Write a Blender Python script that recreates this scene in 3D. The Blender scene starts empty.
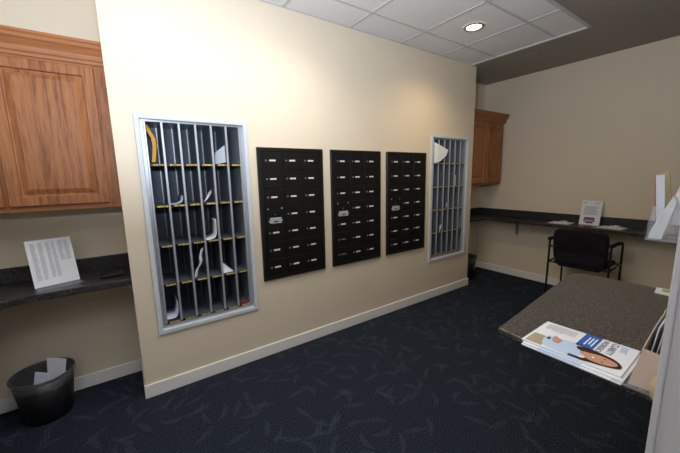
import bpy, bmesh, math, random
from mathutils import Vector, Matrix
random.seed(7)
S = bpy.context.scene
COL = S.collection
PI = math.pi

# ------------------------------------------------------------------ camera
YAW, PITCH, ROLL, FPX = 0.6049, 0.1605, -0.0201, 315.9
fwd = Vector((math.sin(YAW)*math.cos(PITCH), math.cos(YAW)*math.cos(PITCH), -math.sin(PITCH)))
rt0 = Vector((math.cos(YAW), -math.sin(YAW), 0)); up0 = rt0.cross(fwd)
rt = math.cos(ROLL)*rt0 + math.sin(ROLL)*up0
up = -math.sin(ROLL)*rt0 + math.cos(ROLL)*up0
cd = bpy.data.cameras.new('camera'); cam = bpy.data.objects.new('camera', cd); COL.objects.link(cam)
cd.sensor_width = 36.0; cd.lens = 36.0*FPX/680.0; cd.clip_start = 0.02
m = Matrix((rt, up, -fwd)).transposed().to_4x4(); m.translation = Vector((0, -2.3596, 1.4715))
cam.matrix_world = m
S.camera = cam
# ------------------------------------------------------------------ world, lights, exposure
W = bpy.data.worlds.new('world'); S.world = W; W.use_nodes = True
W.node_tree.nodes['Background'].inputs[0].default_value = (0.55, 0.68, 1.0, 1)
W.node_tree.nodes['Background'].inputs[1].default_value = 0.25
S.view_settings.view_transform = 'Standard'; S.view_settings.look = 'None'
S.view_settings.gamma = 1.0; S.view_settings.use_curve_mapping = False
S.view_settings.exposure = 0.0

def area(name, loc, size, power, col, rot=(0, 0, 0), spread=PI):
    l = bpy.data.lights.new(name, 'AREA'); l.shape = 'RECTANGLE'; l.size, l.size_y = size
    l.energy = power; l.color = col; l.spread = spread
    o = bpy.data.objects.new(name, l); o.location = loc; o.rotation_euler = rot; COL.objects.link(o); return o
# added area light under the ceiling, out of view: brightens the upper left wall
area('added_ceiling_fill', (0.55, -1.0, 2.68), (.9, .5), 11.0, (1.0, .97, .94))
# added soft light by the camera, aimed up in place of bounced flash
area('added_bounce_fill', (-0.10, -2.10, 1.75), (.5, .4), 98, (0.86, 0.92, 1.0), (math.radians(162), 0, math.radians(-30)))

# ------------------------------------------------------------------ materials
def mat(name, col=(.5, .5, .5), rough=.5, metal=0, spec=.5, emit=None, es=0, alpha=1, trans=0, ior=1.45, coat=0):
    m = bpy.data.materials.new(name); m.use_nodes = True
    b = m.node_tree.nodes['Principled BSDF']; i = b.inputs
    i['Base Color'].default_value = (*col, 1); i['Roughness'].default_value = rough
    i['Metallic'].default_value = metal; i['Specular IOR Level'].default_value = spec
    i['Alpha'].default_value = alpha; i['Transmission Weight'].default_value = trans; i['IOR'].default_value = ior
    i['Coat Weight'].default_value = coat
    if emit: i['Emission Color'].default_value = (*emit, 1); i['Emission Strength'].default_value = es
    return m
class G:
    """tiny node builder"""
    def __init__(s, m): s.m = m; s.t = m.node_tree; s.b = s.t.nodes['Principled BSDF']
    def n(s, typ, **k):
        n = s.t.nodes.new(typ)
        for a, v in k.items(): setattr(n, a, v)
        return n
    def l(s, a, b): s.t.links.new(a, b)
    def obj(s): return s.n('ShaderNodeTexCoord').outputs['Object']
    def noise(s, vec, scale, detail=3, rough=.5, dist=0):
        n = s.n('ShaderNodeTexNoise'); s.l(vec, n.inputs['Vector'])
        n.inputs['Scale'].default_value = scale; n.inputs['Detail'].default_value = detail
        n.inputs['Roughness'].default_value = rough; n.inputs['Distortion'].default_value = dist
        return n.outputs['Fac']
    def mapping(s, vec, scale=(1, 1, 1), rot=(0, 0, 0), loc=(0, 0, 0)):
        n = s.n('ShaderNodeMapping'); s.l(vec, n.inputs[0]); n.inputs['Scale'].default_value = scale
        n.inputs['Rotation'].default_value = rot; n.inputs['Location'].default_value = loc
        return n.outputs[0]
    def ramp(s, fac, stops):
        n = s.n('ShaderNodeValToRGB'); s.l(fac, n.inputs[0]); e = n.color_ramp.elements
        while len(e) < len(stops): e.new(0.5)
        for k, (p, c) in enumerate(stops): e[k].position = p; e[k].color = (*c, 1) if len(c) == 3 else c
        return n.outputs[0]
    def math(s, op, a, b=None, c=None):
        n = s.n('ShaderNodeMath', operation=op)
        for k, v in enumerate((a, b, c)):
            if v is None: continue
            if isinstance(v, (int, float)): n.inputs[k].default_value = v
            else: s.l(v, n.inputs[k])
        return n.outputs[0]
    def mix(s, fac, a, b):
        n = s.n('ShaderNodeMix', data_type='RGBA')
        if isinstance(fac, (int, float)): n.inputs[0].default_value = fac
        else: s.l(fac, n.inputs[0])
        for k, v in ((6, a), (7, b)):
            if isinstance(v, tuple): n.inputs[k].default_value = (*v, 1)
            else: s.l(v, n.inputs[k])
        return n.outputs[2]
    def bump(s, h, strength, dist=.002):
        n = s.n('ShaderNodeBump'); s.l(h, n.inputs['Height']); n.inputs['Strength'].default_value = strength
        n.inputs['Distance'].default_value = dist; s.l(n.outputs[0], s.b.inputs['Normal'])
    def col(s, c): s.l(c, s.b.inputs['Base Color'])

def paint(name, col, rough=.45):
    m = mat(name, col, rough, spec=.4); g = G(m); o = g.obj()
    g.col(g.mix(g.noise(o, 3, 4), tuple(c*.965 for c in col), tuple(min(1, c*1.03) for c in col)))
    g.bump(g.noise(o, 220, 3), .12, .001); return m
M_wall = paint('cream_wall_paint', (.74, .655, .53), .38)
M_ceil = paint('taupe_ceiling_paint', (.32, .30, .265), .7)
M_trim = mat('white_trim_paint', (.84, .83, .83), .35)
M_jamb = paint('grey_white_jamb_paint', (.50, .50, .54), .5)

def oak(name, light, dark, axis='z'):
    m = mat(name, light, .5, spec=.35); g = G(m); o = g.obj()
    sc = (1, 1, .05) if axis == 'z' else (.05, 1, 1)
    v = g.mapping(o, sc)
    n1 = g.noise(v, 42, 5, .65, .35); n2 = g.noise(v, 230, 3, .65); n3 = g.noise(g.mapping(o, (1, 1, .09) if axis == 'z' else (.09, 1, 1)), 7, 2, .5, .5)
    rings = g.math('SINE', g.math('MULTIPLY', n3, 70))
    f = g.math('ADD', g.math('MULTIPLY', n1, .55), g.math('MULTIPLY', n2, .38)); f = g.math('ADD', f, g.math('MULTIPLY', rings, .030))
    # boards glued side by side
    sx = g.n('ShaderNodeSeparateXYZ'); g.l(o, sx.inputs[0])
    wn = g.n('ShaderNodeTexWhiteNoise', noise_dimensions='1D')
    g.l(g.math('FLOOR', g.math('MULTIPLY', sx.outputs['X' if axis == 'z' else 'Z'], 8.0)), wn.inputs['W'])
    f = g.math('ADD', f, g.math('MULTIPLY', g.math('SUBTRACT', wn.outputs[0], .5), .16))
    g.col(g.ramp(f, [(.28, dark), (.42, tuple(a*.6+b*.4 for a, b in zip(light, dark))), (.62, light)]))
    g.bump(n2, .15, .001); return m
M_oak = oak('honey_oak', (.41, .170, .066), (.16, .052, .019))
M_oakx = oak('honey_oak_rail', (.36, .145, .056), (.14, .046, .016), 'x')

def speckle(name, base, lightc, darkc, scale=420, rough=.32):
    m = mat(name, base, rough, spec=.5); g = G(m); o = g.obj()
    v = g.n('ShaderNodeTexVoronoi'); g.l(o, v.inputs['Vector']); v.inputs['Scale'].default_value = scale
    s = g.n('ShaderNodeSeparateColor'); g.l(v.outputs['Color'], s.inputs[0])
    c = g.ramp(s.outputs[0], [(0, darkc), (.45, base), (.78, base), (.84, lightc), (1, lightc)])
    c = g.mix(g.math('MULTIPLY', g.noise(o, 130, 3), .6), c, darkc); g.col(c); return m
M_lam = speckle('charcoal_speckled_laminate', (.026, .027, .030), (.13, .13, .135), (.008, .008, .010), 260)
M_lam2 = speckle('brown_grey_granite_laminate', (.060, .055, .050), (.27, .25, .22), (.012, .011, .010), 340, .34)

# carpet: navy loop pile with scattered feathery leaf strokes
M_carpet = mat('navy_leaf_carpet', (.012, .018, .032), .95, spec=.12); g = G(M_carpet); o = g.obj()
masks = None
for k, (sc, off) in enumerate(((5.2, 0), (6.1, 3.7), (4.6, 9.1))):
    vec = g.mapping(o, (1, 1, 0), loc=(off, off*.7, 0))
    v = g.n('ShaderNodeTexVoronoi', voronoi_dimensions='2D'); g.l(vec, v.inputs['Vector']); v.inputs['Scale'].default_value = sc
    d = g.n('ShaderNodeVectorMath', operation='SUBTRACT'); g.l(vec, d.inputs[0]); g.l(v.outputs['Position'], d.inputs[1])
    c = g.n('ShaderNodeSeparateColor'); g.l(v.outputs['Color'], c.inputs[0])
    r = g.n('ShaderNodeVectorRotate', rotation_type='Z_AXIS'); g.l(d.outputs[0], r.inputs['Vector']); g.l(g.math('MULTIPLY', c.outputs[0], 6.283), r.inputs['Angle'])
    s = g.n('ShaderNodeSeparateXYZ'); g.l(r.outputs[0], s.inputs[0])
    u, w = s.outputs['X'], s.outputs['Y']
    bend = g.math('MULTIPLY', g.math('MULTIPLY', w, w), g.math('MULTIPLY_ADD', c.outputs[1], 8, -1.5))
    uu = g.math('ADD', u, bend)
    taper = g.math('SUBTRACT', 1.0, g.math('POWER', g.math('ABSOLUTE', g.math('DIVIDE', w, .085)), 2.0))
    inside = g.math('SUBTRACT', g.math('MULTIPLY', taper, .019), g.math('ABSOLUTE', uu))
    inside = g.math('MINIMUM', g.math('MAXIMUM', g.math('MULTIPLY', inside, 300), 0), 1)
    stripes = g.math('MULTIPLY_ADD', g.math('SINE', g.math('MULTIPLY', g.math('ADD', uu, g.math('MULTIPLY', w, .35)), 420)), .5, .5)
    mk = g.math('MULTIPLY', inside, stripes)
    mk = g.math('MULTIPLY', mk, g.math('GREATER_THAN', c.outputs[2], .30))
    masks = mk if masks is None else g.math('MAXIMUM', masks, mk)
pile = g.noise(o, 130, 4, .8)
base = g.mix(g.ramp(pile, [(.40, (0, 0, 0)), (.62, (1, 1, 1))]), (.0035, .0052, .0090), (.036, .048, .071))
g.col(g.mix(g.math('MULTIPLY', g.math('MULTIPLY', masks, masks), g.math('MULTIPLY', pile, .62)), base, (.105, .135, .175)))
g.bump(pile, .6, .004)

# acoustic tile
M_tile = mat('white_acoustic_tile', (.70, .70, .72), .85, spec=.2); g = G(M_tile); o = g.obj()
g.col(g.ramp(g.noise(o, 95, 4, .65), [(.28, (.66, .66, .69)), (.42, (.82, .82, .85)), (.7, (.87, .87, .90))]))
g.bump(g.noise(o, 140, 4), .4, .003)
M_grid = mat('grey_ceiling_grid_metal', (.58, .58, .60), .5)

M_frame = mat('pale_blue_grey_frame_paint', (.60, .65, .73), .35)
M_alu = mat('brushed_aluminium', (.50, .55, .62), .38, metal=.55)
M_metal = mat('blue_grey_sorter_metal', (.13, .155, .195), .4, metal=.1)
g = G(M_metal); o = g.obj(); g.col(g.mix(g.noise(g.mapping(o, (1, 1, 3)), 30, 4), (.085, .105, .14), (.15, .18, .225)))
M_back = mat('dark_blue_grey_back_panel', (.10, .135, .185), .5, metal=.1)
g = G(M_back); o = g.obj(); g.col(g.mix(g.noise(g.mapping(o, (1, 1, 6)), 25, 3), (.075, .10, .145), (.125, .16, .22)))
M_yel = mat('yellow_label_strip', (.62, .43, .05), .5)
g = G(M_yel); o = g.obj(); g.col(g.ramp(g.noise(g.mapping(o, (1, 1, .2)), 240, 2), [(.40, (.10, .06, .02)), (.50, (.66, .50, .12)), (.7, (.78, .64, .25))]))
M_blk = mat('black_powder_coated_metal', (.0050, .0050, .0055), .5, spec=.35)
M_blkf = mat('black_frame_metal', (.007, .007, .0075), .42)
M_lock = mat('dull_nickel_lock', (.30, .30, .31), .35, metal=.8)
M_tag = mat('white_number_tag', (.70, .70, .72), .45)
M_tagdim = mat('worn_grey_number_tag', (.16, .16, .17), .5)
M_plate = mat('grey_engraved_plate', (.45, .48, .53), .4, metal=.3)
M_paper = mat('white_paper', (.77, .81, .88), .6)
M_paper2 = mat('bluish_white_paper', (.62, .68, .80), .6)
M_ink = mat('grey_print', (.40, .41, .45), .7)
M_inkd = mat('dark_print', (.10, .11, .16), .6)
M_blue = mat('blue_print', (.025, .12, .50), .4)
M_lblue = mat('light_blue_print', (.22, .55, .80), .5)
M_orange = mat('orange_envelope_paper', (.58, .30, .03), .55)
M_red = mat('red_plastic', (.35, .02, .03), .4)
M_orr = mat('orange_red_card', (.42, .10, .035), .5)
M_fab = mat('black_upholstery', (.008, .008, .011), .75, spec=.3)
g = G(M_fab); o = g.obj(); g.bump(g.noise(o, 400, 3), .3, .001)
M_tube = mat('black_steel_tube', (.008, .008, .009), .28)
M_mesh = mat('smoky_black_basket_plastic', (.008, .008, .010), .35, alpha=.90)
M_rim = mat('black_basket_rim', (.012, .012, .014), .3)
M_liner = mat('clear_plastic_liner', (.55, .58, .63), .25, alpha=.10)
M_clear = mat('clear_acrylic', (.75, .80, .95), .06, alpha=.11)
M_cleare = mat('acrylic_cut_edge', (.22, .24, .32), .15, alpha=.8)
M_beige = mat('beige_cardboard', (.55, .46, .40), .6)
M_tan = mat('tan_cardboard', (.50, .38, .24), .6)
M_clip = mat('pale_hardboard_clipboard', (.42, .36, .28), .55)
M_chrome = mat('chrome_clip', (.62, .62, .62), .25, metal=.9)
M_skin = mat('printed_skin_tone', (.56, .30, .20), .4)
M_hair = mat('printed_dark_brown', (.035, .016, .012), .4)
M_shirt = mat('printed_pale_blue', (.50, .64, .86), .4)
M_navy = mat('printed_navy', (.03, .05, .16), .4)
M_cover = mat('glossy_white_cover', (.82, .85, .92), .25, spec=.5)
M_pbeige = mat('printed_beige', (.40, .35, .23), .4)
M_pink = mat('pink_print', (.42, .10, .16), .5)
M_green = mat('green_print', (.30, .42, .16), .5)
M_pouch = mat('black_leatherette', (.006, .006, .007), .45)
M_grey = mat('grey_bracket_paint', (.20, .20, .20), .6)
M_lampglow = mat('glowing_lamp_glass', (1, .95, .85), .4, emit=(1.0, .86, .62), es=26)
M_white = mat('white_enamel_ring', (.30, .27, .22), .3)

# ------------------------------------------------------------------ mesh helpers
def bx(bm, x0, x1, y0, y1, z0, z1, bev=0, seg=2):
    r = bmesh.ops.create_cube(bm, size=1)
    for v in r['verts']:
        v.co = Vector((x0+(x1-x0)*(v.co.x+.5), y0+(y1-y0)*(v.co.y+.5), z0+(z1-z0)*(v.co.z+.5)))
    if bev:
        es = list({e for v in r['verts'] for e in v.link_edges})
        bmesh.ops.bevel(bm, geom=es, offset=bev, segments=seg, affect='EDGES', profile=.5)
    return bm
def box(*a, **k): return bx(bmesh.new(), *a, **k)
def quad_prism(bm, pts, d):
    """closed slab: polygon pts extruded by vector d"""
    d = Vector(d); a = [bm.verts.new(Vector(p)) for p in pts]; b = [bm.verts.new(Vector(p)+d) for p in pts]
    bm.faces.new(a[::-1]); bm.faces.new(b); n = len(a)
    for i in range(n): bm.faces.new((a[i], a[(i+1) % n], b[(i+1) % n], b[i]))
    return bm
def tube(bm, pts, r, seg=10, smooth=True):
    pts = [Vector(p) for p in pts]; rings = []
    prev = None
    for i, p in enumerate(pts):
        t = (pts[min(i+1, len(pts)-1)]-pts[max(i-1, 0)]).normalized()
        if prev is None:
            a = Vector((0, 0, 1)) if abs(t.z) < .9 else Vector((1, 0, 0)); n = t.cross(a).normalized()
        else: n = (prev-t*prev.dot(t)).normalized()
        prev = n; b = t.cross(n)
        rr = r[i] if isinstance(r, (list, tuple)) else r
        rings.append([bm.verts.new(p+n*rr*math.cos(2*PI*k/seg)+b*rr*math.sin(2*PI*k/seg)) for k in range(seg)])
    for i in range(len(rings)-1):
        for k in range(seg):
            f = bm.faces.new((rings[i][k], rings[i][(k+1) % seg], rings[i+1][(k+1) % seg], rings[i+1][k])); f.smooth = smooth
    bm.faces.new(rings[0][::-1]); bm.faces.new(rings[-1]); return bm
def smoothpath(pts, n=6):
    pts = [Vector(p) for p in pts]; out = []
    P = [pts[0]]+pts+[pts[-1]]
    for i in range(1, len(P)-2):
        for k in range(n):
            t = k/n; a, b, c, d = P[i-1], P[i], P[i+1], P[i+2]
            out.append(.5*((2*b)+(-a+c)*t+(2*a-5*b+4*c-d)*t*t+(-a+3*b-3*c+d)*t**3))
    out.append(pts[-1]); return out
def lathe(bm, prof, cx=0, cy=0, seg=40, sx=1, sy=1, smooth=True, close=False):
    rings = [[bm.verts.new((cx+r*sx*math.cos(2*PI*k/seg), cy+r*sy*math.sin(2*PI*k/seg), z)) for k in range(seg)] for r, z in prof]
    for i in range(len(rings)-1):
        for k in range(seg):
            f = bm.faces.new((rings[i][k], rings[i][(k+1) % seg], rings[i+1][(k+1) % seg], rings[i+1][k])); f.smooth = smooth
    if close: bm.faces.new(rings[0][::-1]); bm.faces.new(rings[-1])
    return bm
def sheet(bm, path, side, th=.0015):
    """a strip of paper following path, extended along side, with a little thickness"""
    path = [Vector(p) for p in path]; side = Vector(side); A = []
    for i, p in enumerate(path):
        t = (path[min(i+1, len(path)-1)]-path[max(i-1, 0)]).normalized(); n = t.cross(side).normalized()*th*.5
        A.append([bm.verts.new(p+n), bm.verts.new(p+side+n), bm.verts.new(p+side-n), bm.verts.new(p-n)])
    for i in range(len(A)-1):
        for k in range(4):
            f = bm.faces.new((A[i][k], A[i][(k+1) % 4], A[i+1][(k+1) % 4], A[i+1][k])); f.smooth = (k % 2 == 0)
    bm.faces.new(A[0][::-1]); bm.faces.new(A[-1]); return bm
def obj(name, bm, m, parent=None):
    me = bpy.data.meshes.new(name)
    if isinstance(bm, bmesh.types.BMesh):
        bmesh.ops.recalc_face_normals(bm, faces=bm.faces[:]); bm.to_mesh(me); bm.free()
    me.materials.append(m); o = bpy.data.objects.new(name, me); COL.objects.link(o)
    if parent: o.parent = parent
    return o
def struct(name, bm, m):
    o = obj(name, bm, m); o['kind'] = 'structure'; return o
def tag(o, label, cat, group=None):
    o['label'] = label; o['category'] = cat
    if group: o['group'] = group
    return o
def thing(name, label, cat, loc=(0, 0, 0), rz=0, group=None):
    o = bpy.data.objects.new(name, None); COL.objects.link(o); o.location = loc; o.rotation_euler = (0, 0, rz)
    o.empty_display_size = .05; return tag(o, label, cat, group)
def dup(root, loc, label):
    """copy a thing with its parts and their sub-parts"""
    r = root.copy(); COL.objects.link(r); r.location = loc; r['label'] = label
    def rec(a, b):
        for ch in list(a.children):
            c = ch.copy(); COL.objects.link(c); c.parent = b; rec(ch, c)
    rec(root, r); return r
def text_bm(body, size, mtx, th=.0004):
    cu = bpy.data.curves.new('t', 'FONT'); cu.body = body; cu.size = size; cu.align_x = 'LEFT'
    cu.extrude = th/2; cu.resolution_u = 2
    to = bpy.data.objects.new('t', cu); COL.objects.link(to); bpy.context.view_layer.update()
    me = bpy.data.meshes.new_from_object(to.evaluated_get(bpy.context.evaluated_depsgraph_get()))
    bm = bmesh.new(); bm.from_mesh(me); bm.transform(mtx)
    bpy.data.objects.remove(to); bpy.data.curves.remove(cu); bpy.data.meshes.remove(me); return bm
def add(bm, other): 
    me = bpy.data.meshes.new('x'); other.to_mesh(me); other.free(); bm.from_mesh(me); bpy.data.meshes.remove(me); return bm

# ------------------------------------------------------------------ room
H = 2.72; X1 = 3.663; XF = 4.531; YB = .40; XL = -1.12; YN = -2.25; XJ = .80
SX0, SX1, SZ0, SZ1 = .116, .816, .424, 1.871      # left sorter
DX, DZ = 2.752, .022                              # offset to the right sorter
struct('floor', box(XL-.1, XF+.1, -4.6, YB+.1, -.1, 0), M_carpet)
# mail wall: a block with two openings
bm = bmesh.new(); i = .028
h1 = (SX0+i, SX1-i, SZ0+i, SZ1-i); h2 = (SX0+DX+i, SX1+DX-i, SZ0+DZ+i, SZ1+DZ-i)
def wallx(x0, x1, z0=0, z1=H): bx(bm, x0, x1, 0, YB, z0, z1)
wallx(.004, h1[0]); wallx(h1[1], h2[0]); wallx(h2[1], X1)
for h in (h1, h2): wallx(h[0], h[1], 0, h[2]); wallx(h[0], h[1], h[3], H)
bmesh.ops.remove_doubles(bm, verts=bm.verts, dist=1e-5)
struct('wall_mail', bm, M_wall)
struct('wall_back', box(XL-.1, XF+.1, YB, YB+.1, 0, H), M_wall)
struct('wall_far', box(XF, XF+.1, YN-.12, YB, 0, H), M_wall)
struct('wall_left', box(XL-.1, XL, -4.6, YB, 0, H), M_wall)
bm = box(XJ, XF, YN-.12, YN, 0, H)
struct('wall_near', bm, M_wall)
struct('wall_hall', box(XL, 2.5, -4.7, -4.6, 0, H), M_wall)
struct('wall_hall_right', box(2.5, 2.6, -4.6, YN-.12, 0, H), M_wall)
GX1, GY1 = 3.55, -1.15
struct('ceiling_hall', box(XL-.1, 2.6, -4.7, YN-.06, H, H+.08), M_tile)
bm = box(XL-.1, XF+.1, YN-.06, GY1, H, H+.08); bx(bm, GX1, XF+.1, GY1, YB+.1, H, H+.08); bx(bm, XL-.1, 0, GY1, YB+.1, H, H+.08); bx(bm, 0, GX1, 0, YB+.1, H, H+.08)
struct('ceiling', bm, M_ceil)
# dropped tile field
xs = [0, .55, 1.15, 1.775, 2.39, 3.0, GX1]; ys = [0, -.30, -.885, GY1]
bm = bmesh.new()
for a in range(len(xs)-1):
    for b in range(len(ys)-1):
        bx(bm, xs[a]+.006, xs[a+1]-.006, ys[b+1]+.006, ys[b]-.006, H+.004, H+.02, .003, 1)
struct('ceiling_tiles', bm, M_tile)
bm = bmesh.new(); w = .011
for x in xs: bx(bm, x-w if x else 0, x+w, GY1, 0, H-.001, H+.006)
for y in ys: bx(bm, 0, GX1, y-w, y+w if y else 0, H-.0015, H+.0065)
bx(bm, 0, GX1, GY1-.012, GY1+.012, H-.010, H); bx(bm, GX1-.012, GX1+.012, GY1, 0, H-.010, H)
struct('trim_1', bm, M_grid)
# baseboards
def baseb(name, x0, x1, y0, y1):
    bm = box(x0, x1, y0, y1, 0, .094, .004, 2); struct(name, bm, M_trim)
baseb('baseboard_mail', -.004, X1+.014, -.014, 0)
baseb('baseboard_mail_end', -.004, .004, 0, YB)
baseb('baseboard_mail_return', X1, X1+.014, 0, YB)
baseb('baseboard_left', XL, -.004, YB-.014, YB)
baseb('baseboard_right', X1+.014, XF, YB-.014, YB)
baseb('baseboard_far', XF-.014, XF, YN, YB-.014)
# door opening trim by the camera
bm = box(XJ-.018, XJ+.012, YN-.14, YN-.002, 0, 2.32, .004, 2)
struct('trim_2', bm, M_jamb)
struct('trim_3', box(XJ-.024, XJ+.014, YN-.014, YN-.0035, 0, 2.33, .003, 2), M_jamb)

# ------------------------------------------------------------------ lamps
def downlight(x, y, label, power, col, blend=.9, size=PI*.80):
    t = thing('recessed_downlight', label, 'light', (x, y, H), 0, 'recessed ceiling lights')
    obj('trim_ring', lathe(bmesh.new(), [(.058, .002), (.058, -.004), (.066, -.009), (.082, -.009), (.088, -.001)], seg=40), M_white, t)
    obj('lamp_glass', lathe(bmesh.new(), [(.0, -.006), (.03, -.0065), (.052, -.004), (.060, .002)], seg=32), M_lampglow, t)
    l = bpy.data.lights.new('downlight_lamp', 'SPOT'); l.energy = power; l.color = col
    l.spot_size = size; l.spot_blend = blend; l.shadow_soft_size = .05
    lo = bpy.data.objects.new('downlight_lamp', l); COL.objects.link(lo); lo.parent = t; lo.location = (0, 0, -.03)
    return t
downlight(2.68, -.59, 'round glowing recessed downlight in the tile ceiling above the mailboxes', 29, (1.0, .74, .42))
downlight(1.16, -.59, 'recessed downlight above the left mail sorter, over the top edge of the picture', 25, (1.0, .93, .82))
t = thing('sprinkler_head', 'small dark sprinkler head on the dark ceiling beyond the tiles', 'sprinkler', (3.913, -.589, H))
obj('escutcheon', lathe(bmesh.new(), [(.0, -.004), (.02, -.004), (.024, 0)], seg=20), M_grey, t)
bm = bmesh.new(); tube(bm, [(0, 0, 0), (0, 0, -.02)], .006, 8)
tube(bm, smoothpath([(0, -.004, -.018), (0, -.014, -.028), (0, 0, -.04), (0, .014, -.028), (0, .004, -.018)]), .002, 6); bx(bm, -.009, .009, -.009, .009, -.042, -.040)
obj('deflector', bm, M_lock, t)

# ------------------------------------------------------------------ mail sorters
def make_sorter(label):
    t = thing('mail_sorter', label, 'mail sorter', (SX0, 0, SZ0), 0, 'open mail sorters set into the wall')
    w = SX1-SX0; h = SZ1-SZ0; f = .030
    # mitred frame with a stepped profile
    bm = bmesh.new(); prof = [(0, 0), (0, -.010), (.003, -.013), (.026, -.013), (f, -.010), (f, .03)]
    rings = [[bm.verts.new(p) for p in ((d, y, d), (w-d, y, d), (w-d, y, h-d), (d, y, h-d))] for d, y in prof]
    for a, b in zip(rings, rings[1:]):
        for k in range(4): bm.faces.new((a[k], a[(k+1) % 4], b[(k+1) % 4], b[k]))
    obj('frame', bm, M_frame, t)
    cx0, cx1, cz0, cz1 = .049, .649, .065, 1.406; D = .31
    bm = bmesh.new()      # housing: flange ring and four sides
    fl = [(f, f), (w-f, f), (w-f, h-f), (f, h-f)]
    a = [bm.verts.new((x, .018, z)) for x, z in fl]; b = [bm.verts.new((x, .018, z)) for x, z in ((cx0, cz0), (cx1, cz0), (cx1, cz1), (cx0, cz1))]
    c = [bm.verts.new((x, D, z)) for x, z in ((cx0, cz0), (cx1, cz0), (cx1, cz1), (cx0, cz1))]
    for k in range(4):
        bm.faces.new((a[k], a[(k+1) % 4], b[(k+1) % 4], b[k])); bm.faces.new((b[k], b[(k+1) % 4], c[(k+1) % 4], c[k]))
    obj('housing', bm, M_alu, t)
    obj('back_panel', box(cx0, cx1, D-.004, D, cz0, cz1), M_back, t)
    pz = (cz1-cz0)/5
    for r in range(5):
        z = cz0+pz*r
        sh = obj('shelf', box(cx0, cx1, .012, D-.005, z-.003, z+.003), M_metal, t)
        bm = box(cx0, cx1, .006, .012, z-.009, z+.006); obj('shelf_lip', bm, M_blkf, sh)
        for k in range(6):
            x = cx0+.1*k
            obj('label_strip', box(x+.026, x+.090, .0035, .0062, z-.006, z+.004), M_yel, sh)
    for k in range(1, 6):
        x = cx0+.1*k
        d = obj('divider', box(x-.0012, x+.0012, .010, D-.004, cz0, cz1), M_metal, t)
        obj('divider_edge', box(x-.007, x+.007, .001, .014, cz0, cz1, .002, 1), M_alu, d)
        obj('rear_edge', box(x-.006, x+.006, D-.018, D-.004, cz0, cz1), M_alu, d)
    for x in (cx0+.006, cx1-.006):
        obj('side_rail', box(x-.006, x+.006, .001, .014, cz0, cz1, .002, 1), M_alu, t)
    return t
sorter = make_sorter('tall open mail sorter left of the black mailboxes, nearest the oak cabinet')
dup(sorter, (SX0+DX, 0, SZ0+DZ), 'tall open mail sorter at the far right end of the mail wall')

# mail lying in the sorters. cell(c, r): lower left front corner of column c, row r from the top
def cell(c, r, s=0): return Vector((SX0+.049+.1*c+s*DX, 0, SZ0+.065+.2682*(4-r)+s*DZ))
def mail(name, bm, m, label, cat='mail'): return tag(obj(name, bm, m), label, cat)
pts = [(.169, .06, 1.815), (.190, .06, 1.818), (.229, .05, 1.728), (.230, .045, 1.685), (.215, .04, 1.580), (.194, .04, 1.580), (.208, .045, 1.688), (.204, .05, 1.732)]
mail('envelope', quad_prism(bmesh.new(), pts, (.008, .10, 0)), M_orange,
     'orange-yellow envelope bent upright in the top left slot of the left sorter', 'envelope')
c = cell(4, 0)
bm = quad_prism(bmesh.new(), [c+Vector((.03, .10, .004)), c+Vector((.092, .03, .02)), c+Vector((.092, .035, .14)), c+Vector((.036, .10, .09))], (.002, .003, 0))
mail('letter', bm, M_paper2, 'grey-white letter leaning in the top row of the left sorter, fifth slot', 'letter')
c = cell(1, 1)
mail('leaflet', sheet(bmesh.new(), smoothpath([c+Vector((.008, .05, .006)), c+Vector((.05, .05, .007)), c+Vector((.080, .05, .018)), c+Vector((.088, .05, .034)), c+Vector((.091, .05, .06))], 5), (0, .20, 0)), M_paper2,
     'pale leaflet curled up the side of the second slot, second row of the left sorter', 'leaflet')
c = cell(3, 1)
bm = quad_prism(bmesh.new(), [c+Vector((.012, -.004, .012)), c+Vector((.055, .03, .075)), c+Vector((.080, .05, .095)), c+Vector((.078, .05, .068)), c+Vector((.045, .02, .035))], (.002, .006, 0))
mail('paper_slip', bm, M_paper, 'narrow white paper slip tilted in the second row of the left sorter', 'paper')
c = cell(3, 2)
mail('leaflet', sheet(bmesh.new(), smoothpath([c+Vector((.012, .02, .006)), c+Vector((.045, .02, .008)), c+Vector((.076, .02, .022)), c+Vector((.088, .02, .06)), c+Vector((.088, .02, .15))], 5), (0, .20, 0)), M_paper,
     'white leaflet curled up the side of the fourth slot, middle row of the left sorter', 'leaflet')
c = cell(2, 3)
mail('paper_strip', sheet(bmesh.new(), smoothpath([c+Vector((.010, .02, .010)), c+Vector((.022, .02, .06)), c+Vector((.052, .02, .11)), c+Vector((.054, .02, .16)), c+Vector((.070, .02, .215))], 6), (.024, .016, .008), .003), M_paper,
     'crumpled white paper strip standing in the fourth row of the left sorter', 'paper')
c = cell(4, 3)
bm = quad_prism(bmesh.new(), [c+Vector((.008, .02, .006)), c+Vector((.085, .02, .010)), c+Vector((.05, .06, .045)), c+Vector((.02, .09, .080))], (.003, .015, 0))
mail('letter', bm, M_paper2, 'folded white letter lying in the fourth row, fifth slot of the left sorter', 'letter')
c = cell(0, 4)
mail('leaflet', sheet(bmesh.new(), smoothpath([c+Vector((.008, .02, .022)), c+Vector((.045, .02, .020)), c+Vector((.075, .02, .030)), c+Vector((.088, .02, .075)), c+Vector((.088, .02, .14))], 5), (0, .22, 0)), M_paper2,
     'pale leaflet curled in the bottom left slot of the left sorter', 'leaflet')
c = cell(5, 4)
mail('key_tag', box(c.x+.025, c.x+.075, .015, .05, c.z+.004, c.z+.016, .003), M_red, 'small red item in the bottom right slot of the left sorter', 'tag')
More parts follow.
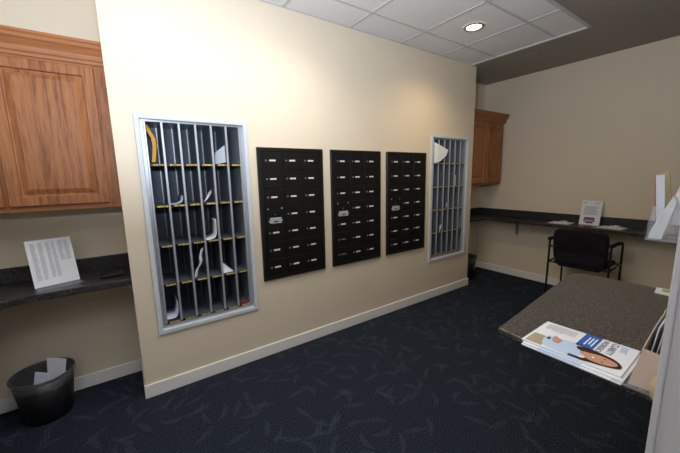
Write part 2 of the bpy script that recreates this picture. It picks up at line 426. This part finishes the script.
# right sorter
c = cell(0, 0, 1)
bm = bmesh.new(); pts = [(2.925, -.002, 1.815), (2.99, -.02, 1.786), (3.135, -.032, 1.733), (3.10, -.032, 1.668), (3.013, -.026, 1.612), (2.955, -.018, 1.588), (2.925, -.004, 1.585)]
quad_prism(bm, pts, (.002, .002, 0))
mail('folder_sheet', bm, M_paper, 'large white sheet sticking out of the top of the right sorter', 'paper')
c = cell(4, 1, 1)
mail('envelope', quad_prism(bmesh.new(), [c+Vector((-.015, -.01, .006)), c+Vector((.022, .0, .006)), c+Vector((.022, .0, .13)), c+Vector((-.015, -.01, .13))], (.002, .004, 0)), M_paper2, 'upright pale envelope in the second row of the right sorter', 'envelope')
c = cell(2, 2, 1)
mail('paper_slip', quad_prism(bmesh.new(), [c+Vector((.02, -.02, .004)), c+Vector((.062, -.008, .05)), c+Vector((.06, -.008, .085)), c+Vector((.026, -.02, .07))], (.002, .003, 0)), M_paper, 'tiny white slip at the front of the middle row of the right sorter', 'paper')
c = cell(1, 3, 1)
mail('paper_slip', quad_prism(bmesh.new(), [c+Vector((.01, -.02, .004)), c+Vector((.06, -.01, .05)), c+Vector((.075, -.01, .10)), c+Vector((.02, -.02, .095))], (.002, .003, 0)), M_paper, 'small white slip at the front of the fourth row of the right sorter', 'paper')

# ------------------------------------------------------------------ black mailbox banks
def make_bank(label, x0, dim=()):
    z0 = .645; w = .578; h = 1.048
    t = thing('mailbox_bank', label, 'mailboxes', (x0, 0, z0), 0, 'black mailbox banks on the mail wall')
    bm = bmesh.new(); prof = [(0, 0), (0, -.017), (.003, -.020), (.026, -.020), (.028, -.012), (.034, -.012), (.036, 0)]
    rings = [[bm.verts.new(p) for p in ((d, y, d), (w-d, y, d), (w-d, y, h-d), (d, y, h-d))] for d, y in prof]
    for a, b in zip(rings, rings[1:]):
        for k in range(4): bm.faces.new((a[k], a[(k+1) % 4], b[(k+1) % 4], b[k]))
    obj('frame', bm, M_blkf, t)
    obj('backing', box(.03, w-.03, -.008, 0, .025, h-.025), M_blkf, t)
    for r in range(7):
        for c in range(3):
            dx0 = .036+.1687*c; dz1 = h-.030-.1415*r
            d = obj('mailbox_door', box(dx0+.0015, dx0+.1672, -.018, -.008, dz1-.140, dz1-.0015, .0015, 1), M_blk, t)
            zc = dz1-.068; xc = dx0+.030
            if (c, r) == (0, 3):
                for sx, sz in ((.026, -.018), (.142, -.017)):
                    bm = bmesh.new(); tube(bm, [(dx0+sx, -.0175, dz1+sz), (dx0+sx, -.021, dz1+sz)], .0045, 8); obj('screw', bm, M_tag, d)
                bm = bmesh.new(); tube(bm, [(dx0+.084, -.0175, dz1-.064), (dx0+.084, -.0215, dz1-.064)], .005, 8); obj('lock', bm, M_lock, d)
                pl = obj('master_lock_plate', box(dx0+.036, dx0+.136, -.022, -.0175, dz1-.136, dz1-.088, .003), M_plate, t)
                bm = bmesh.new(); bx(bm, dx0+.028, dx0+.038, -.021, -.0175, dz1-.122, dz1-.110); bx(bm, dx0+.134, dx0+.144, -.021, -.0175, dz1-.120, dz1-.108)
                obj('plate_tab', bm, M_plate, pl)
                obj('key_slot', box(dx0+.070, dx0+.106, -.0232, -.0218, dz1-.122, dz1-.114), M_blk, pl)
                continue
            bm = bmesh.new(); tube(bm, [(xc, -.0175, zc), (xc, -.023, zc)], .0080, 12)
            lk = obj('lock', bm, M_lock, d)
            obj('number_tag', box(xc+.027, xc+.079, -.0205, -.0175, zc-.0065, zc+.0065, .001, 1), M_tagdim if (c, r) in dim else M_tag, d)
    return t
make_bank('black bank of small locked mailboxes beside the near sorter, left of three', .877)
make_bank('black bank of small locked mailboxes in the middle of the three', 1.538, ((0, 5), (0, 6)))
make_bank('black bank of small locked mailboxes beside the far sorter, right of three', 2.200)

# ------------------------------------------------------------------ oak wall cabinets
def door_bm(x0, x1, z0, z1, y, th=.020):
    bm = bmesh.new(); prof = [(0, th), (0, .004), (.004, 0), (.050, 0), (.054, .003), (.056, .013), (.063, .014), (.088, .003), (.092, .001)]
    rings = [[bm.verts.new(p) for p in ((x0+d, y+q, z0+d), (x1-d, y+q, z0+d), (x1-d, y+q, z1-d), (x0+d, y+q, z1-d))] for d, q in prof]
    for a, b in zip(rings, rings[1:]):
        for k in range(4): bm.faces.new((a[k], a[(k+1) % 4], b[(k+1) % 4], b[k]))
    bm.faces.new(rings[-1]); bm.faces.new(rings[0][::-1]); return bm
def cabinet(label, x0, x1, doors, cx1, yf=.085):
    z0, z1 = 1.305, 2.20
    t = thing('wall_cabinet', label, 'cabinet', (0, 0, 0), 0, 'oak wall cabinets')
    bm = box(x0, x1, yf+.02, YB, z0+.012, z1); obj('body', bm, M_oak, t)
    for a, b in ((z0, z0+.045), (z1-.09, z1)): obj('face_rail', box(x0, x1, yf, yf+.02, a, b), M_oakx, t)
    for a, b in [(x0, x0+.045), (x1-.055, x1)] + [(d[1]-.03, d[1]+.045) for d in doors[:-1]]:
        obj('face_stile', box(a, b, yf-.0005, yf+.02, z0+.001, z1-.001), M_oak, t)
    for d in doors: obj('door', door_bm(d[0], d[1], z0+.030, 2.118, yf-.0205), M_oak, t)
    # crown moulding
    pr = [(yf, 2.135), (yf-.012, 2.135), (yf-.014, 2.150), (yf-.020, 2.158), (yf-.026, 2.180), (yf-.044, 2.205), (yf-.055, 2.215), (yf-.055, 2.232), (yf-.062, 2.240), (yf-.062, 2.252), (yf, 2.252)]
    bm = bmesh.new(); quad_prism(bm, [(x0, y, z) for y, z in pr], (cx1-x0, 0, 0)); obj('crown_moulding', bm, M_oakx, t)
    return t
cabinet('honey oak wall cabinet with raised panel doors above the left counter', XL, .003, [(-.965, -.515), (-.498, -.052)], .003)
cabinet('oak wall cabinet in the far corner behind the end of the mail wall', X1+.001, 4.49, [(3.70, 4.085), (4.105, 4.462)], XF-.001)

# ------------------------------------------------------------------ counters
def slab(pts, z0, z1, bev=.006):
    bm = bmesh.new(); quad_prism(bm, [(x, y, z0) for x, y in pts], (0, 0, z1-z0))
    bmesh.ops.recalc_face_normals(bm, faces=bm.faces[:])
    es = [e for e in bm.edges if all(abs(v.co.z-z1) < 1e-6 for v in e.verts)]
    bmesh.ops.bevel(bm, geom=es, offset=bev, segments=3, affect='EDGES', profile=.5); return bm
def arc(cx, cy, r, a0, a1, n=10): return [(cx+r*math.cos(math.radians(a0+(a1-a0)*k/n)), cy+r*math.sin(math.radians(a0+(a1-a0)*k/n))) for k in range(n+1)]
t = thing('worktop', 'dark speckled L-shaped wall counter under the left oak cabinet', 'counter', (0, 0, 0))
YC = .015
pts = [(XL, YB-.001), (XL, -1.2), (-.66, -1.2)] + arc(-.46, YC-.20, .20, 180, 90) + [(.003, YC), (.003, YB-.001)]
obj('counter_top', slab(pts, .802, .842), M_lam, t)
bm = box(XL+.018, .003, YB-.019, YB-.001, .842, .942, .003); bx(bm, XL, XL+.018, -1.2, YB-.001, .842, .942, .003); obj('backsplash', bm, M_lam, t)
obj('wall_cleat', box(-.016, .003, .06, .30, .765, .802, .002), M_trim, t)
t = thing('worktop', 'dark narrow wall counter along the far wall, behind the chair', 'counter', (0, 0, 0))
XC = 4.235; YC2 = .13
pts = [(X1+.001, YB-.001), (X1+.001, YC2)] + [(x, y) for x, y in arc(XC-.14, YC2-.14, .14, 90, 0)] + [(XC, YN+.001), (XF-.001, YN+.001), (XF-.001, YB-.001)]
obj('counter_top', slab(pts, .806, .842), M_lam, t)
bm = box(X1+.001, XF-.019, YB-.019, YB-.001, .842, .944, .003); bx(bm, XF-.019, XF-.001, YN+.001, YB-.001, .842, .944, .003); obj('backsplash', bm, M_lam, t)
bm = box(XF-.014, XF-.001, -.20, -.165, .60, .806, .002); bx(bm, XC+.06, XF-.001, -.20, -.165, .792, .806, .002)
obj('support_bracket', bm, M_grey, t)
t = thing('worktop', 'speckled brown-grey counter in the right foreground holding the magazines', 'counter', (0, 0, 0))
pts = [(1.215, -1.728), (2.20, -1.622), (2.27, -1.632), (2.315, -1.68), (2.31, YN+.001), (1.165, YN+.001), (1.172, -2.12)]
obj('counter_top', slab(pts, .823, .842, .006), M_lam2, t)
for x in (1.75, 2.15):
    obj('support_bracket', quad_prism(bmesh.new(), [(x, YN, .823), (x, YN+.30, .823), (x, YN+.30, .795), (x, YN+.03, .62), (x, YN, .62)], (.03, 0, 0)), M_grey, t)

# ------------------------------------------------------------------ sign holders and papers on the counters
def lines(bm, P, rows, th=.0006):
    """rows of print: (u0,u1,v0,v1) on plane P(u,v)->Vector, slightly proud"""
    for u0, u1, v0, v1 in rows:
        a, b, c, d = P(u0, v0), P(u1, v0), P(u1, v1), P(u0, v1); n = (b-a).cross(d-a).normalized()*th
        quad_prism(bm, [a+n*.5, b+n*.5, c+n*.5, d+n*.5], n)
    return bm
def sign(name, label, O, U, V, wid, hei, foot):
    O, U, V = Vector(O), Vector(U).normalized(), Vector(V).normalized(); N = U.cross(V)
    P = lambda u, v: O+U*u*wid+V*v*hei+N*.0035
    t = thing(name, label, 'sign', (0, 0, 0))
    bm = bmesh.new(); quad_prism(bm, [O, O+U*wid, O+U*wid+V*hei, O+V*hei], N*.002)
    F = Vector((N.x, N.y, 0)).normalized()*foot
    quad_prism(bm, [O, O+U*wid, O+U*wid+F, O+F], (0, 0, .002)); obj('acrylic_stand', bm, M_clear, t)
    bm = bmesh.new(); quad_prism(bm, [O+N*.0022, O+U*wid+N*.0022, O+U*wid+V*hei+N*.0022, O+V*hei+N*.0022], N*.0012)
    pp = obj('printed_sheet', bm, M_paper, t); return t, pp, P
# left counter directory sheet
A = Vector((-.470, .135, .846)); B = Vector((-.268, .205, .846)); U = (B-A).normalized(); back = Vector((-U.y, U.x, 0))
V = (back*.30+Vector((0, 0, 1))).normalized()
t, pp, P = sign('tabletop_sign', 'white printed list in a clear stand on the left counter', A, U, V, (B-A).length, .285, .085)
bm = bmesh.new(); rows = []
for col, (u0, u1, v0) in enumerate(((.09, .22, .14), (.25, .36, .14), (.42, .52, .16), (.54, .64, .16), (.68, .80, .50), (.82, .94, .50))):
    v = .93
    while v > v0:
        rows.append((u0, u0+(u1-u0)*random.uniform(.6, 1), v-.008, v)); v -= .019
obj('print', lines(bm, P, rows), M_ink, pp)
# far counter notice
A = Vector((4.43, -.930, .845)); B = Vector((4.43, -1.125, .845)); U = (B-A).normalized(); V = Vector((.22, 0, 1)).normalized()
t, pp, P = sign('tabletop_sign', 'white printed notice in a clear stand on the far counter between the clipboards', A, U, V, .195, .285, .07)
bm = bmesh.new(); rows = []; v = .76
while v > .40:
    rows.append((.16, random.uniform(.72, .88), v-.014, v)); v -= .030
rows += [(.10, .2, .88, .94), (.62, .9, .90, .915), (.62, .86, .87, .885)]
obj('print', lines(bm, P, rows), M_ink, pp)
obj('logo_block', lines(bmesh.new(), P, [(.22, .74, .24, .31), (.30, .68, .07, .13)]), M_navy, pp)
obj('logo_band', lines(bmesh.new(), P, [(.20, .76, .135, .235)]), M_pink, pp)
obj('logo_stripe', lines(bmesh.new(), P, [(.3, .66, .165, .19)], .0012), M_lblue, pp)
tag(obj('business_card_stack', box(4.29, 4.345, -1.07, -1.01, .843, .853, .002), M_orr), 'small orange-red card stack in front of the far notice', 'cards')
def clipboard(label, cx, cy, rz, group='clipboards on the far counter'):
    t = thing('clipboard', label, 'clipboard', (cx, cy, .8425), rz, group)
    obj('board', box(-.11, .11, -.115, .115, 0, .004, .0015), M_clip, t)
    obj('paper', box(-.103, .095, -.105, .105, .004, .006), M_paper, t)
    bm = box(.075, .11, -.05, .05, .006, .012, .002); tube(bm, [(.085, -.045, .016), (.085, .045, .016)], .007, 8); obj('clip', bm, M_chrome, t)
clipboard('pale clipboard with paper on the far counter, left of the notice', 4.385, -.765, .05)
clipboard('pale clipboard with paper on the far counter, right of the notice', 4.385, -1.255, -.05)
tag(obj('pouch', box(-.165, -.03, .13, .27, .8425, .862, .009, 3), M_pouch), 'small flat black pouch on the left counter beside the mail wall', 'pouch')
# leaflet on the near counter by the jamb
t = thing('leaflet', 'white and green leaflet at the far end of the foreground counter', 'leaflet', (0, 0, 0))
lf = obj('sheet', quad_prism(bmesh.new(), [(2.20, -2.005, .8425), (2.30, -1.995, .8425), (2.30, -2.2, .8425), (2.19, -2.2, .8425)], (0, 0, .006)), M_paper, t)
obj('picture', quad_prism(bmesh.new(), [(2.235, -2.025, .8487), (2.285, -2.02, .8487), (2.285, -2.15, .8487), (2.235, -2.15, .8487)], (0, 0, .0006)), M_green, t)

# ------------------------------------------------------------------ magazines
# page frame: s to the page's right (towards -x), t up the page (towards -y)
def magazine(label, ox, oy, rz, z, th, art=False):
    t = thing('magazine', label, 'magazine', (ox, oy, z), rz, 'stack of magazines on the foreground counter')
    Wd, Hd = .228, .285
    obj('pages', box(-Wd+.001, -.001, -Hd+.001, -.001, 0, th-.001), M_paper, t)
    cv = obj('cover', box(-Wd, 0, -Hd, 0, th-.001, th, 0), M_cover, t)
    if not art:
        obj('cover_edge_print', box(-Wd, -Wd+.03, -.18, -.05, th, th+.0004), M_shirt, t); return t
    def P(s, q, k=0): return Vector((-s*Wd, -q*Hd, th+.0003+k*.0003))
    def poly(nm, pts, m, k=0):
        sm = smoothpath([Vector((a, b, 0)) for a, b in pts]+[Vector((*pts[0], 0))], 4)[:-1] if len(pts) > 4 else [Vector((a, b, 0)) for a, b in pts]
        return obj(nm, quad_prism(bmesh.new(), [P(v.x, v.y, k) for v in sm], (0, 0, .0002)), m, cv)
    poly('picture_desk', [(.60, .03), (.96, .03), (.97, .22), (.60, .20)], M_pbeige)
    poly('picture_shirt', [(.70, .17), (.56, .22), (.52, .34), (.47, .47), (.52, .56), (.66, .60), (.82, .60), (.93, .55), (.965, .40), (.94, .26), (.86, .20)], M_shirt, 1)
    poly('picture_sleeve', [(.52, .19), (.62, .17), (.74, .20), (.78, .30), (.66, .28), (.55, .28)], M_shirt, 2)
    poly('picture_cuff', [(.58, .20), (.66, .185), (.70, .22), (.62, .235)], M_navy, 3)
    poly('picture_hand', [(.48, .25), (.58, .24), (.70, .27), (.72, .33), (.62, .345), (.55, .34), (.53, .30)], M_skin, 4)
    poly('picture_hair', [(.58, .50), (.52, .60), (.54, .72), (.60, .87), (.72, .955), (.83, .95), (.90, .84), (.94, .72), (.97, .62), (.93, .58), (.88, .64), (.78, .66), (.70, .60), (.66, .53)], M_hair, 5)
    poly('picture_face', [(.68, .60), (.74, .57), (.80, .62), (.87, .68), (.885, .80), (.83, .90), (.74, .925), (.665, .86), (.635, .74), (.665, .66)], M_skin, 6)
    poly('picture_mouth', [(.73, .705), (.76, .692), (.80, .705), (.765, .722)], M_paper, 7)
    for s in (.70, .82): poly('picture_eye', [(s-.02, .80), (s, .79), (s+.02, .80), (s, .812)], M_hair, 7)
    poly('picture_badge', [(.90, .50), (.97, .50), (.97, .60), (.90, .60)], M_navy, 5)
    poly('blue_box', [(.00, .47), (.53, .47), (.53, .645), (.00, .645)], M_blue, 1)
    poly('blue_box_line', [(.10, .60), (.43, .60), (.43, .615), (.10, .615)], M_paper, 2)
    poly('blue_box_line', [(.10, .565), (.38, .565), (.38, .58), (.10, .58)], M_paper, 2)
    poly('blue_box_line', [(.10, .53), (.43, .53), (.43, .545), (.10, .545)], M_paper, 2)
    bm = bmesh.new(); q = .07
    for blk, (s0, s1) in enumerate(((.08, .34),)):
        while q < .40:
            a, b = s0, s1*random.uniform(.85, 1)
            quad_prism(bm, [P(a, q, 1), P(b, q, 1), P(b, q+.007, 1), P(a, q+.007, 1)], (0, 0, .0002)); q += .019
    obj('small_print', bm, M_ink, cv)
    # title: text x runs along -x, text up runs along -y
    def title(body, s, q, size, m):
        mt = Matrix(((-1, 0, 0, -s*Wd), (0, -1, 0, -q*Hd), (0, 0, 1, th+.0010), (0, 0, 0, 1)))
        obj('title', text_bm(body, size, mt), m, cv)
    title('WORKBOOK', .04, .665, .024, M_inkd); title('CLARITY', .04, .755, .027, M_inkd); title('JUST', .07, .85, .026, M_lblue)
    return t
magazine('bottom magazine of the stack, its edge showing at the front', 1.383, -1.850, -.01, .8425, .004)
magazine('middle magazine of the stack, under the one with the smiling woman', 1.388, -1.846, .012, .8467, .005)
magazine('top magazine with a smiling dark-haired woman in a pale blue shirt and a blue box', 1.398, -1.836, .02, .8520, .006, True)

# ------------------------------------------------------------------ beige pamphlet box beside the jamb
t = thing('pamphlet_box', 'beige open cardboard pamphlet holder at the counter edge beside the door jamb', 'holder', (0, 0, 0))
x0, x1, y0, y1, zb = 1.175, 1.42, -2.196, -2.146, .846
bm = bmesh.new(); quad_prism(bm, [(x0, y1+.004, zb), (x0+.004, y0+.004, zb), (x0+.022, y0-.006, zb+.108), (x0+.022, y1-.014, zb+.112)], (.003, 0, 0)); obj('front_panel', bm, M_beige, t)
for yy, nm in ((y1-.004, 'side_panel'), (y0-.004, 'side_panel')):
    prof = [(x0+.003, zb), (x1, zb), (x1, zb+.15), (x1-.03, zb+.185)] + [(x0+.20-.18*k/8, zb+.112+.055*math.sin(PI/2*(1-k/8))) for k in range(9)]
    bm = bmesh.new(); quad_prism(bm, [(x, yy, z) for x, z in prof], (0, .002, 0))
    for v in bm.verts: v.co.y -= (v.co.z-zb)*.10
    obj(nm, bm, M_beige, t)
obj('base_tray', box(x0-.014, x1+.01, y0-.01, y1+.045, .8425, .8455, .001), M_clear, t)
obj('tray_edge', box(x0-.017, x0-.014, y0-.01, y1+.040, .8425, .847), M_cleare, t)
for k in range(3):
    y = y0+.010+.011*k
    bm = quad_prism(bmesh.new(), [(x0+.06, y, zb), (x1-.01, y, zb), (x1-.01, y-.016, zb+.165+.008*k), (x0+.09, y-.014, zb+.15+.006*k)], (0, .003, 0))
    tag(obj('pamphlet', bm, M_paper2 if k != 1 else M_ink), 'grey-white pamphlet standing in the beige pamphlet holder', 'pamphlet', 'pamphlets in the beige holder')
bm = bmesh.new(); lathe(bm, [(.0, .8425), (.022, .8425), (.026, .85), (.027, .885), (.022, .905), (.0, .912)], 1.158, -2.218, 24)
tag(obj('tan_jar', bm, M_tan), 'small tan rounded container behind the beige pamphlet holder, by the jamb', 'container')

# ------------------------------------------------------------------ acrylic rack on the near wall
t = thing('literature_rack', 'clear acrylic literature rack on the wall above the foreground counter', 'rack', (0, 0, 0))
ax0, ax1, ay, az = 1.50, 1.78, -2.075, 1.228
bm = bmesh.new()
quad_prism(bm, [(ax0, YN, az), (ax0, ay, az), (ax0, ay-.006, az+.115), (ax0, YN, az+.115)], (.003, 0, 0))
obj('side_panel', bm, M_clear, t)
obj('side_panel', quad_prism(bmesh.new(), [(ax1, YN, az), (ax1, ay, az), (ax1, ay-.006, az+.115), (ax1, YN, az+.115)], (.003, 0, 0)), M_clear, t)
obj('front_panel', quad_prism(bmesh.new(), [(ax0, ay, az), (ax1, ay, az), (ax1, ay-.006, az+.115), (ax0, ay-.006, az+.115)], (0, -.003, 0)), M_clear, t)
obj('bottom_panel', box(ax0, ax1, YN, ay, az-.003, az), M_clear, t)
bm = bmesh.new(); tube(bm, [(ax0, ay, az), (ax0, YN, az)], .0016, 6); tube(bm, [(ax0, ay, az), (ax0, ay-.006, az+.115)], .0012, 6); tube(bm, [(ax0, ay-.075, az+.052), (ax0, YN, az+.052)], .0013, 6)
obj('cut_edge', bm, M_cleare, t)
def rackpaper(name, pts, d, m, label): return tag(obj(name, quad_prism(bmesh.new(), pts, d), m), label, 'papers')
R = rackpaper('booklet', [(1.60, -2.084, 1.234), (1.60, -2.106, 1.234), (1.60, -2.085, 1.450), (1.60, -2.062, 1.450)], (.012, 0, 0), M_paper2, 'upright white booklet with a pink spine at the outer side of the rack')
obj('spine', quad_prism(bmesh.new(), [(1.599, -2.0835, 1.234), (1.599, -2.0815, 1.234), (1.599, -2.0595, 1.450), (1.599, -2.0615, 1.450)], (.012, 0, 0)), M_pink, R)
rackpaper('envelope', [(1.515, -2.079, 1.232), (1.515, -2.112, 1.232), (1.530, -2.135, 1.361), (1.530, -2.126, 1.381), (1.52, -2.083, 1.262)], (.03, .0, 0), M_paper2, 'white envelope leaning across the rack beside the booklet')
rackpaper('brochure', [(1.565, -2.112, 1.278), (1.565, -2.165, 1.278), (1.580, -2.175, 1.48), (1.580, -2.140, 1.465), (1.58, -2.117, 1.353)], (.015, 0, 0), M_paper2, 'bluish-white brochure bundle leaning back towards the wall in the rack')
rackpaper('catalogue', [(1.66, -2.095, 1.236), (1.66, -2.12, 1.236), (1.66, -2.085, 1.46), (1.66, -2.070, 1.46)], (.012, 0, 0), M_pbeige, 'tan patterned catalogue behind the upright booklet in the rack')

# ------------------------------------------------------------------ chair at the far counter
t = thing('guest_chair', 'black upholstered armchair with steel tube legs at the far counter', 'chair', (4.00, -1.095, 0), math.radians(1.5)); t.scale = (1, .94, 1)
def rbox(x0, x1, y0, y1, z0, z1, bev, seg=5, bow=0, tilt=0):
    bm = box(x0, x1, y0, y1, z0, z1, bev, seg=seg); yc = (y0+y1)/2; hw = (y1-y0)/2
    for v in bm.verts:
        v.co.x += bow*((v.co.y-yc)/hw)**2 + tilt*(v.co.z-z0)
    for f in bm.faces: f.smooth = True
    return bm
bm = bmesh.new()
# backrest outline: broad top, rounded shoulders, narrowing at the bottom
prof = [(-.20, .455), (.20, .455), (.25, .50), (.262, .58), (.262, .74), (.245, .785), (.20, .803), (0, .812), (-.20, .803), (-.245, .785), (-.262, .74), (-.262, .58), (-.25, .50)]
bmq = quad_prism(bm, [(-.03, y, z) for y, z in prof], (.05, 0, 0))
bmesh.ops.recalc_face_normals(bm, faces=bm.faces[:])
bmesh.ops.bevel(bm, geom=[e for e in bm.edges if abs(e.verts[0].co.x-e.verts[1].co.x) < 1e-6], offset=.014, segments=4, affect='EDGES', profile=.5)
for v in bm.verts: v.co.x += .6*v.co.y**2 - .12*(v.co.z-.45); v.co.z += .035*max(0, v.co.z-.5)/.3
obj('backrest', bm, M_fab, t)
obj('seat', rbox(.0, .43, -.245, .245, .425, .480, .024), M_fab, t)
for s in (1, -1):
    y = .292*s
    bm = bmesh.new(); tube(bm, smoothpath([(-.035, y, 0), (-.025, y, .30), (-.02, y, .60), (-.02, y, .70)]), .0115, 10); obj('rear_leg', bm, M_tube, t)
    bm = bmesh.new(); tube(bm, smoothpath([(.42, y, 0), (.405, y, .35), (.395, y, .64), (.37, y, .685), (.33, y, .70)]), .0115, 10); obj('front_leg', bm, M_tube, t)
    bm = bmesh.new(); tube(bm, smoothpath([(-.04, y, .715), (.10, y, .712), (.25, y, .705), (.36, y, .690)]), [.016]*3+[.019]*(16-3), 10) if False else tube(bm, [(-.045, y, .715), (-.03, y, .715), (.10, y, .712), (.25, y, .706), (.35, y, .690)], [.013, .020, .019, .018, .014], 10)
    for v in bm.verts: v.co.y = y+(v.co.y-y)*1.3
    obj('armrest', bm, M_fab, t)
    bm = bmesh.new(); tube(bm, smoothpath([(-.02, y, .66), (-.035, y-.02*s, .635), (-.02, y-.05*s, .63), (.0, .20*s, .64)]), .009, 8)
    tube(bm, [(-.02, y, .452), (.02, .20*s, .44)], .010, 8); tube(bm, [(.40, y, .452), (.38, .20*s, .44)], .010, 8); obj('frame_bracket', bm, M_tube, t)
bm = bmesh.new(); tube(bm, [(-.02, -.292, .452), (.40, -.292, .452)], .010, 8); tube(bm, [(-.02, .292, .452), (.40, .292, .452)], .010, 8); tube(bm, [(.02, -.2, .42), (.02, .2, .42)], .010, 8); obj('seat_frame', bm, M_tube, t)

# ------------------------------------------------------------------ wastebaskets
def basket(label, x, y, s=1.0):
    t = thing('wastebasket', label, 'wastebasket', (x, y, 0), 0, 'black wastebaskets with liners'); t.scale = (s, s, s)
    obj('body', lathe(bmesh.new(), [(.0, .002), (.112, .002), (.118, .012), (.150, .285), (.147, .285), (.115, .014), (0, .006)], seg=48), M_mesh, t)
    bm = bmesh.new(); ring = [(.152*math.cos(2*PI*k/48), .152*math.sin(2*PI*k/48), .288) for k in range(48)]
    lathe(bm, [(.148, .283), (.156, .283), (.158, .289), (.155, .295), (.149, .294), (.148, .283)], seg=48); obj('rim', bm, M_rim, t)
    bm = bmesh.new(); n = 48; prof = [(.1595, .235), (.1600, .293), (.152, .299), (.143, .285), (.132, .17), (.115, .06), (.02, .03)]
    rings = []
    for j, (r, z) in enumerate(prof):
        rings.append([bm.verts.new(((r+random.uniform(-1, 1)*(.0 if j < 3 else .004))*math.cos(2*PI*k/n), (r+random.uniform(-1, 1)*(.0 if j < 3 else .004))*math.sin(2*PI*k/n), z+(random.uniform(-.012, .008) if j == 0 else 0))) for k in range(n)])
    for a, b in zip(rings, rings[1:]):
        for k in range(n): bm.faces.new((a[k], a[(k+1) % n], b[(k+1) % n], b[k])).smooth = True
    obj('liner', bm, M_liner, t); return t
basket('black wastebasket with white papers in it under the left counter', -.515, .205)
basket('dark wastebasket in the far corner behind the end of the mail wall', 3.90, .21, 1.08)
bm = quad_prism(bmesh.new(), [(-.51, .19, .08), (-.435, .15, .08), (-.395, .175, .350), (-.492, .235, .364)], (.002, .004, 0))
tag(obj('paper_sheet', bm, M_paper), 'white folded sheet standing up out of the left wastebasket', 'paper')
bm = quad_prism(bmesh.new(), [(-.58, .17, .13), (-.50, .12, .13), (-.49, .20, .27), (-.56, .25, .28)], (.003, .003, .003))
tag(obj('crumpled_paper', bm, M_paper2), 'crumpled pale paper low inside the left wastebasket', 'paper')
